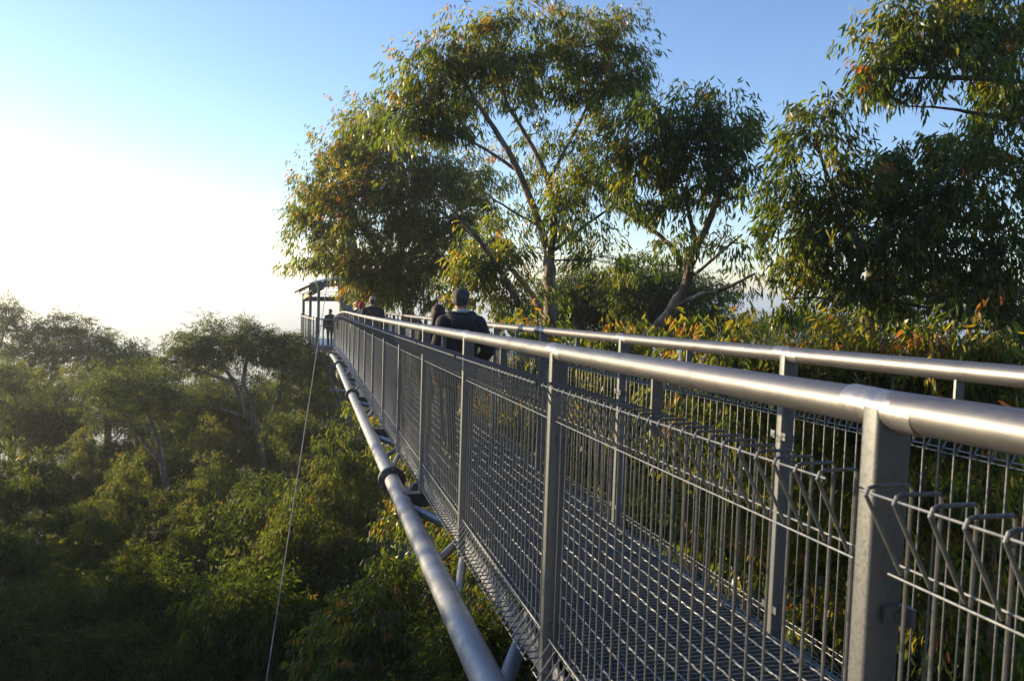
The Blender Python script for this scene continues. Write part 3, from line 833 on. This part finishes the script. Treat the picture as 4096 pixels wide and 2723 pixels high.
ORD = ['first', 'second', 'third', 'fourth', 'fifth', 'sixth', 'seventh', 'eighth', 'ninth', 'tenth']
RW = ['rearmost', 'second rearmost', 'third rearmost', 'middle', 'fifth rearmost', 'third nearest', 'second nearest', 'nearest', 'low infill', 'lowest infill', 'hillside infill']
rows = [(50, 870, [90, 255, 660, 745]), (46, 930, [40, 180, 300, 470, 560, 700]), (40, 1010, [10, 120, 260, 420, 520, 640, 740]), (34, 1100, [60, 200, 330, 450, 560, 690, 780]), (29, 1190, [0, 130, 270, 400, 520, 610]),
        (25, 1290, [50, 190, 330, 470, 600, 720]), (21, 1390, [0, 140, 300, 450, 590, 690]), (18, 1500, [60, 230, 400, 560, 680]), (30, 1330, [40, 200, 360, 520, 660]), (23, 1450, [70, 220, 370, 500, 640]), (44, 1215, [230, 345, 480])]
k_ = 0
for ir, (D, v, us) in enumerate(rows):
    for iu, u in enumerate(us):
        u += rng.uniform(-25, 25); v2 = v+rng.uniform(-25, 30); Dj = D+rng.uniform(-1.5, 1.5)
        q = P(u, v2, Dj); sc_ = rng.uniform(.75, 1.25)*(1.25 if D > 30 else .95)
        gum = (ir+iu) % 2 == 0 and ir < 7
        leaf, tr = gums[rng.integers(0, 3)] if gum else fine[rng.integers(0, 4)]
        if gum: sc_ *= .62
        root = empty('understorey_tree', (q[0], q[1], q[2]-(6.6 if gum else 3.7)*sc_))
        root.rotation_euler = (0, 0, rng.uniform(0, 6.28)); root.scale = (sc_, sc_, sc_*(1.15 if gum else rng.uniform(1.0, 1.35)))
        for nm, me in (('trunk', tr), ('crown', leaf)):
            o = bpy.data.objects.new(nm, me); COL.objects.link(o); o.parent = root
        tag(root, '%s crown from left in the %s row of forest left of the walkway' % (ORD[iu], RW[ir]), 'tree', 'understorey trees left of the walkway')
        k_ += 1
for ir, (D, v, us) in enumerate([(24, 880, [1150, 1300, 1430, 1570, 1720, 1880, 2030, 2180, 2330, 2480]), (17, 1010, [1250, 1420, 1600, 1780, 1960, 2140, 2320, 2500]), (12, 1230, [1300, 1480, 1680, 1880, 2080, 2280, 2480]), (11, 1500, [1150, 1350, 1560, 1780, 2000, 2220, 2420])]):
    for iu, u in enumerate(us):
        u += rng.uniform(-25, 25); v2 = v+rng.uniform(-15, 25); Dj = D+rng.uniform(-.6, .6)
        q = P(u, v2, Dj); sc_ = rng.uniform(.85, 1.1)*(.75 if D < 15 else 1.0)
        leaf, tr = fine[rng.integers(0, 4)]
        root = empty('understorey_tree', (q[0], q[1], q[2]-3.4*sc_))
        root.rotation_euler = (0, 0, rng.uniform(0, 6.28)); root.scale = (sc_, sc_, sc_)
        for nm, me in (('trunk', tr), ('crown', leaf)):
            o = bpy.data.objects.new(nm, me); COL.objects.link(o); o.parent = root
        tag(root, '%s dark tree from left in the %s row right of the walkway' % (ORD[iu], ['rearmost', 'second', 'third', 'nearest and lowest'][ir]), 'tree', 'understorey trees right of the walkway')
# --- trees added around the viewpoint to block sun and skylight from walkway and valley
rear = [proto('r', 111, .60, 10, .30, .08, LEAF, .35), proto('t', 112, .56, 10, .30, .08, LEAF, .3)]  # sunlit gold put into the leaf tint, for warm reflections in the steel
for i, (x, y, h, k) in enumerate([(-10, -9, 3, 2.6), (-3.5, -10, 4, 2.8), (4, -9, 4, 2.8), (11, -7, 4, 2.8), (16, -1, 3, 2.6), (-16, -3, 2, 2.6), (0, -16, 9, 3.2), (9, -15, 9, 3.2), (-10, -16, 8, 3.2),
                                 (13, 3, 2, 2.2), (-13.5, 2.5, -1, 2.2), (-12, 15.0, -.4, 1.3), (-17, 13, -3.5, 1.9), (-21, 20, -4, 2.0), (-26, 28, -5, 2.1), (-32, 37, -6, 2.2), (-39, 47, -7, 2.4), (-24, 16, -4, 2.2), (-14, 17, -6, 1.6), (-18, 23, -6.5, 1.8), (-23, 31, -7, 2), (-28, 40, -7, 2.2), (-35, 50, -7, 2.4), (-20, 8, -4, 2.2), (-19, 26, -5, 2.2), (-15, 21, -5.5, 1.7), (-24, 23, -4.5, 2.2), (-30, 32, -5, 2.4), (-23, 34, -6.5, 2.1), (-10.5, 11, -.6, 1.2), (-13, 20.5, -2.6, 1.3)]):
    leaf, tr = rear[i % 2] if y < 4 else protos[i % 4]
    gz = float(ground_z(x, y))
    root = empty('forest_tree', (x, y, h-3.4*k)); root.scale = (k, k, k); root.rotation_euler = (0, 0, i*1.3)
    for nm, me in (('trunk', tr), ('crown', leaf)):
        o = bpy.data.objects.new(nm, me); COL.objects.link(o); o.parent = root
    tag(root, 'forest tree added around the near end of the walkway for its shade', 'tree', 'trees added around the viewpoint for shade')
# ------------------------------------------------------------------ people
def ell(mb, c, r, nu=16, nv=10, R=None):
    c = np.array(c, float); vs = []; fs = []
    for i in range(nv+1):
        th = math.pi*i/nv
        for j in range(nu):
            ph = 2*math.pi*j/nu
            d = np.array([math.sin(th)*math.cos(ph)*r[0], math.sin(th)*math.sin(ph)*r[1], math.cos(th)*r[2]])
            if R is not None: d = R@d
            vs.append(c+d)
    for i in range(nv):
        for j in range(nu):
            j2 = (j+1) % nu
            fs.append((i*nu+j, (i+1)*nu+j, (i+1)*nu+j2, i*nu+j2))
    mb.add(vs, fs)
def bone(mb, a, b, ra, rb):
    a = np.array(a, float); b = np.array(b, float)
    mb.tube([a, a*.5+b*.5, b], [ra, (ra+rb)/2*1.03, rb], 12); ell(mb, a, (ra, ra, ra), 12, 8); ell(mb, b, (rb, rb, rb), 12, 8)
def chain(mb, pts, rads):
    for a, b, ra, rb in zip(pts[:-1], pts[1:], rads[:-1], rads[1:]): bone(mb, a, b, ra, rb)
def loft(mb, secs, n=18):
    vs = []; fs = []
    for (z, yo, rx, ry) in secs:
        for j in range(n):
            a = 2*math.pi*j/n; vs.append((rx*math.cos(a), yo+ry*math.sin(a), z))
    for i in range(len(secs)-1):
        for j in range(n):
            j2 = (j+1) % n; fs.append((i*n+j, i*n+j2, (i+1)*n+j2, (i+1)*n+j))
    fs.append(tuple(range(n))[::-1]); fs.append(tuple(range((len(secs)-1)*n, len(secs)*n)))
    mb.add(vs, fs)
def fuse(mb, name, mats, vox, smooth=4):
    me = bpy.data.meshes.new('tmp'); me.from_pydata(mb.v, [], mb.f); me.update()
    o = bpy.data.objects.new('tmp', me); COL.objects.link(o)
    m = o.modifiers.new('r', 'REMESH'); m.mode = 'VOXEL'; m.voxel_size = vox
    if smooth:
        s = o.modifiers.new('s', 'SMOOTH'); s.iterations = smooth; s.factor = .5
    dg = bpy.context.evaluated_depsgraph_get()
    out = bpy.data.meshes.new_from_object(o.evaluated_get(dg))
    out.name = name
    bpy.data.objects.remove(o)
    out.materials.clear()
    for q in mats: out.materials.append(q)
    out.polygons.foreach_set('use_smooth', [True]*len(out.polygons))
    return out
def ruffle(me, fxy, fz, amp):
    n = len(me.vertices); co = np.zeros(n*3, np.float32); no = np.zeros(n*3, np.float32)
    me.vertices.foreach_get('co', co); me.vertex_normals.foreach_get('vector', no)
    co = co.reshape(-1, 3); no = no.reshape(-1, 3)
    q = co*np.array([fxy, fxy, fz])
    d = (np.sin(q[:, 0]+1.7*np.sin(q[:, 2]*.7))+np.sin(q[:, 1]*1.3+1.3*np.sin(q[:, 0]*.8))+np.sin(q[:, 2]*1.1+1.9*np.sin(q[:, 1]*.6+q[:, 0]*.5)))/3
    co = co+no*d[:, None]*amp
    me.vertices.foreach_set('co', co.astype(np.float32).reshape(-1)); me.update()
def rotz(a): return np.array([[math.cos(a), -math.sin(a), 0], [math.sin(a), math.cos(a), 0], [0, 0, 1.0]])
def rotx(a): return np.array([[1.0, 0, 0], [0, math.cos(a), -math.sin(a)], [0, math.sin(a), math.cos(a)]])
SKIN = plain('skin', (.42, .24, .17), .55, (.36, .20, .14), 40)
def cloth(name, c, bmp=.25): return plain(name, c, .85, tuple(x*.75 for x in c), 60, 0, bmp)
HAIRG = plain('grey_hair', (.13, .12, .11), .85, (.025, .022, .02), 26)
HAIRB = plain('brown_hair', (.05, .022, .012), .75, (.018, .009, .005), 70)
SHOE = plain('shoe_leather', (.02, .018, .016), .5)

def person(label, pos, H, heading, coat, trousers, hair=HAIRG, vox=.012, turn=0., nod=0., arms=((0, 0), (0, 0)), stride=.12, longhair=False,
           hat=None, hatcol=None, hood=False, collar=None, strap=None, bulk=1.0):
    k = H/1.75
    root = empty('person', pos); root.rotation_euler = (0, 0, heading); root.scale = (k, k, k)
    tag(root, label, 'person')
    Rh = rotz(turn)@rotx(nod); hc = np.array([0, .02, 1.622])
    def hp(x, y, z): return hc+Rh@np.array([x, y, z])
    # joints
    J = {}
    for s, (aout, afwd) in ((-1, arms[0]), (1, arms[1])):
        sh = np.array([s*.185, -.012, 1.40]); el = sh+np.array([s*(.055+aout), -.03-aout*.35, -.285+aout*.25])
        wr = el+np.array([s*(-.01-afwd*.14), .07+afwd*.16, -.235+afwd*.16]); J[s] = (sh, el, wr)
    legs = {}
    for s in (-1, 1):
        st = stride*s
        legs[s] = [np.array([s*.09, 0, .90]), np.array([s*.095, .04+st*.5, .50]), np.array([s*.095, st-.03, .085]), np.array([s*.105, st+.10, .045])]
    # body: one fused surface
    b = MB()
    loft(b, [(.84, 0, .10, .09), (.92, 0, .155, .115), (1.03, .0, .145, .105), (1.12, .0, .135, .10), (1.26, -.005, .155, .115), (1.36, -.01, .165, .11), (1.44, -.01, .14, .085), (1.49, -.005, .06, .055)])
    chain(b, [(0, -.01, 1.43), (0, .0, 1.52), hp(0, -.01, -.05)], [.062, .056, .058])
    ell(b, hp(0, 0, .03), (.080, .100, .104), R=Rh); ell(b, hp(0, .022, -.035), (.060, .070, .075), R=Rh)
    ell(b, hp(0, .096, -.002), (.012, .018, .024), 10, 8, Rh); ell(b, hp(0, .088, -.052), (.022, .010, .008), 10, 6, Rh)
    for s in (-1, 1):
        ell(b, hp(s*.087, -.004, .004), (.012, .020, .034), 10, 8, Rh); ell(b, hp(s*.030, .078, .026), (.016, .012, .008), 8, 6, Rh)
        sh, el, wr = J[s]
        chain(b, [sh, el, wr], [.056, .044, .030])
        hd = (wr-el)/np.linalg.norm(wr-el); fw = np.array([0, 1.0, 0]); sd_ = np.cross(hd, fw); sd_ /= np.linalg.norm(sd_)+1e-9; pf = np.cross(sd_, hd)
        pc = wr+hd*.045
        chain(b, [wr, pc, wr+hd*.085], [.027, .033, .030])
        for q, (o_, ln) in enumerate(((-.030, .060), (-.010, .072), (.010, .068), (.029, .054))):
            p0 = wr+hd*.088+pf*o_; p1 = p0+hd*ln*.55; p2 = p1+(hd*.7-sd_*s*.5)*ln*.5
            chain(b, [p0, p1, p2], [.0095, .009, .008])
        t0 = wr+hd*.03+pf*.026; chain(b, [t0, t0+pf*.025+hd*.03, t0+pf*.03+hd*.062], [.013, .011, .009])
        L_ = legs[s]; chain(b, L_[:3], [.088*1.05, .060, .046]); chain(b, L_[2:], [.045, .036]); ell(b, L_[2]+(0, -.03, -.045), (.036, .05, .038))
    me = fuse(b, 'body', [SKIN, trousers, SHOE], vox, 3)
    ce = np.zeros(len(me.polygons)*3, np.float32); me.polygons.foreach_get('center', ce); ce = ce.reshape(-1, 3)
    hand = np.zeros(len(ce), bool)
    for s in (-1, 1): hand |= (np.linalg.norm(ce-J[s][2], axis=1) < .17) & (ce[:, 1] > .05)
    mi = np.where(ce[:, 2] < .11, 2, np.where((ce[:, 2] < 1.0) & (np.abs(ce[:, 0]) < .20) & ~hand, 1, 0)).astype(np.int32)
    me.polygons.foreach_set('material_index', mi)
    def part(name, me_, par=None):
        o = bpy.data.objects.new(name, me_); COL.objects.link(o); o.parent = par or root; return o
    part('body', me)
    # jacket
    j = MB(); bk = bulk
    loft(j, [(.80, 0, .175*bk, .135*bk), (.86, 0, .18*bk, .140*bk), (.98, 0, .178*bk, .135*bk), (1.12, -.005, .175*bk, .130*bk), (1.26, -.012, .19*bk, .142*bk), (1.35, -.018, .192*bk, .135*bk), (1.43, -.018, .135, .10), (1.50, -.012, .085, .078)])
    for s in (-1, 1):
        sh, el, wr = J[s]
        chain(j, [sh+np.array([-s*.05, 0, .01]), sh, sh*.5+el*.5, el, el*.5+wr*.5, wr+(wr-el)*.03], [.080*bk, .083*bk, .076*bk, .066*bk, .058*bk, .047*bk])
    for s in (-1, 1): bone(j, (s*.05, -.015, 1.475), (s*.165, -.015, 1.395), .07, .078)
    if hood:
        for a in np.linspace(-1.9, 1.9, 13):
            c = np.array([.115*math.sin(a), -.035-.105*math.cos(a), 1.475-.045*math.cos(a)]); ell(j, c, (.055, .045, .04), 10, 8)
        ell(j, (0, -.135, 1.40), (.13, .05, .085)); ell(j, (0, -.15, 1.33), (.075, .035, .06))
    jm = fuse(j, 'jacket', [coat], vox, 4)
    jk = part('jacket', jm)
    # waist folds: gentle noise
    ruffle(jm, 9, 14, .010)
    if collar:
        c = MB(); c.tube([(.070*math.sin(a), -.008-.072*math.cos(a), 1.528) for a in np.linspace(-2.4, 2.4, 16)], .020, 8)
        part('collar', c.mesh('collar', collar, True), jk)
    if strap:
        c = MB(); c.tube([(-.13, -.10, 1.45), (-.06, -.175*bk, 1.36), (.06, -.170*bk, 1.20), (.16, -.13, 1.06)], .012, 6); part('strap', c.mesh('strap', strap), jk)
    # hair / hat
    h = MB(); nu, nv = 28, 18
    ell(h, (0, 0, 0), (1, 1, 1), nu, nv)
    vs = []
    for (x, y, z) in h.v:
        face = max(0., min(1., (y-.05-.55*max(z, 0))*4+max(0, -z-.12)*2.6))
        f_ = 1.075+.05*noise.noise(Vector((x*5, y*5, z*5))) - .30*face
        vs.append(tuple(hp(x*.083*f_, y*.102*f_-.002, .036+z*.103*f_)))
    h.v = vs
    if longhair:
        for t in np.linspace(0, 1, 7):
            ell(h, np.array([.0, -.075-.055*t, 1.62-.34*t]), (.085+.03*math.sin(t*3), .05, .08), 12, 8)
            for s in (-1, 1): ell(h, np.array([s*(.07+.02*t), -.04-.05*t, 1.60-.33*t]), (.035, .04, .07), 10, 8)
    hm_ = fuse(h, 'hair', [hair], .009, 1)
    ruffle(hm_, 45, 14 if longhair else 45, .007)
    part('hair', hm_)
    if hat:
        m_ = hatcol
        c = MB()
        if hat == 'cap':
            vs = []; c2 = MB(); ell(c2, (0, 0, 0), (1, 1, 1), 24, 14)
            for (x, y, z) in c2.v: vs.append(tuple(hp(x*.090, y*.112, .055+max(z, -.12)*.098)))
            c.add(vs, c2.f)
            bv = []
            for i in range(9):
                a = math.pi*(i/8)
                bv += [hp(.078*math.cos(a), .075+.035*math.sin(a), .055), hp(.072*math.cos(a), .085+.10*math.sin(a), .048)]
            n0 = len(bv); c.add(bv+[q+np.array([0, 0, -.006]) for q in bv], [(2*i, 2*i+1, 2*i+3, 2*i+2) for i in range(8)]+[(n0+2*i, n0+2*i+2, n0+2*i+3, n0+2*i+1) for i in range(8)]+[(2*i+1, n0+2*i+1, n0+2*i+3, 2*i+3) for i in range(8)])
        else:
            vs = []; c2 = MB(); ell(c2, (0, 0, 0), (1, 1, 1), 24, 14)
            for (x, y, z) in c2.v:
                f_ = 1+.03*math.sin(math.atan2(y, x)*12); vs.append(tuple(hp(x*.092*f_, y*.114*f_, .05+max(z, -.35)*.118)))
            c.add(vs, c2.f)
            c.tube([hp(.094*math.cos(a), .115*math.sin(a), .012) for a in np.linspace(0, 6.2832, 25)], .016, 8, False)
            ell(c, hp(0, 0, .17), (.026, .026, .024))
        part('cap' if hat == 'cap' else 'beanie', c.mesh('hat', m_, True))
    return root

def stand(u, v, D, zf=None):
    q = P(u, v, D); z = (zy(q[1])-1.396) if zf is None else zf
    return (q[0], q[1], z), q[2]-z
NAVY = cloth('navy_wool', (.034, .036, .042)); BLACK = cloth('black_cloth', (.012, .012, .014)); PUFF = cloth('navy_puffer', (.014, .017, .028), .6)
DENIM = cloth('dark_denim', (.02, .025, .04)); RED = cloth('red_knit', (.45, .035, .03), .6); PALE = cloth('pale_coat', (.34, .34, .36)); WHITE = cloth('white_shirt', (.75, .75, .74))
TAN = cloth('khaki_cap', (.34, .30, .22)); BROWNC = cloth('brown_coat', (.06, .035, .022)); CRED = plain('red_strap', (.30, .03, .03), .6)
p_, h_ = stand(1064, 666, 8.3)
person('man with short grey hair, dark hooded jacket and white collar walking away', p_, h_, 0.02, NAVY, DENIM, HAIRG, .009, turn=-.45, nod=-.12, arms=((.02, .0), (.045, .5)), hood=True, collar=WHITE, bulk=1.02)
p_, h_ = stand(1011, 704, 9.1)
person('woman with long brown hair walking close beside the grey-haired man', p_, h_, .05, BLACK, BLACK, HAIRB, .011, turn=-.2, longhair=True, stride=-.1)
p_, h_ = stand(859, 684, 20)
person('man in pale cap and navy puffer jacket with a red strap across the back', p_, h_, 0, PUFF, DENIM, HAIRG, .016, hat='cap', hatcol=TAN, strap=CRED, bulk=1.18)
p_, h_ = stand(833, 697.5, 21.2)
person('person in red knitted hat and pale coat left of the man with the cap', p_, h_, .1, PALE, DENIM, HAIRB, .018, turn=-.3, hat='beanie', hatcol=RED)
p_, h_ = stand(826, 696, 23)
person('person in red knitted hat and dark coat farther along the walkway', p_, h_, .1, BLACK, DENIM, HAIRB, .018, turn=.2, hat='beanie', hatcol=RED)
p_, h_ = stand(791.5, 711, 31)
person('person with reddish-brown hair showing above the far handrail by the mast', p_, h_, .1, BROWNC, DENIM, HAIRB, .02)
p_, h_ = stand(761, 712.5, 36.6, FZ)
person('man in dark jacket and trousers standing on the lookout platform', p_, h_, .35, BLACK, BLACK, HAIRG, .016, turn=.5, arms=((.05, .1), (.05, .3)), stride=.05, bulk=1.15)
# ------------------------------------------------------------------ haze
mb = MB(); mb.box((0, 0, (-142+12)/2), (12400, 12400, 154))
hz = bpy.data.materials.new('haze_air'); hz.use_nodes = True
hz.node_tree.nodes.remove(hz.node_tree.nodes['Principled BSDF'])
pv = hz.node_tree.nodes.new('ShaderNodeVolumePrincipled')
pv.inputs['Color'].default_value = (.88, .95, 1, 1); pv.inputs['Density'].default_value = .0008; pv.inputs['Anisotropy'].default_value = .55
hz.node_tree.links.new(pv.outputs[0], hz.node_tree.nodes['Material Output'].inputs['Volume'])
o = mb.build('haze', hz); tag(o, kind='stuff')
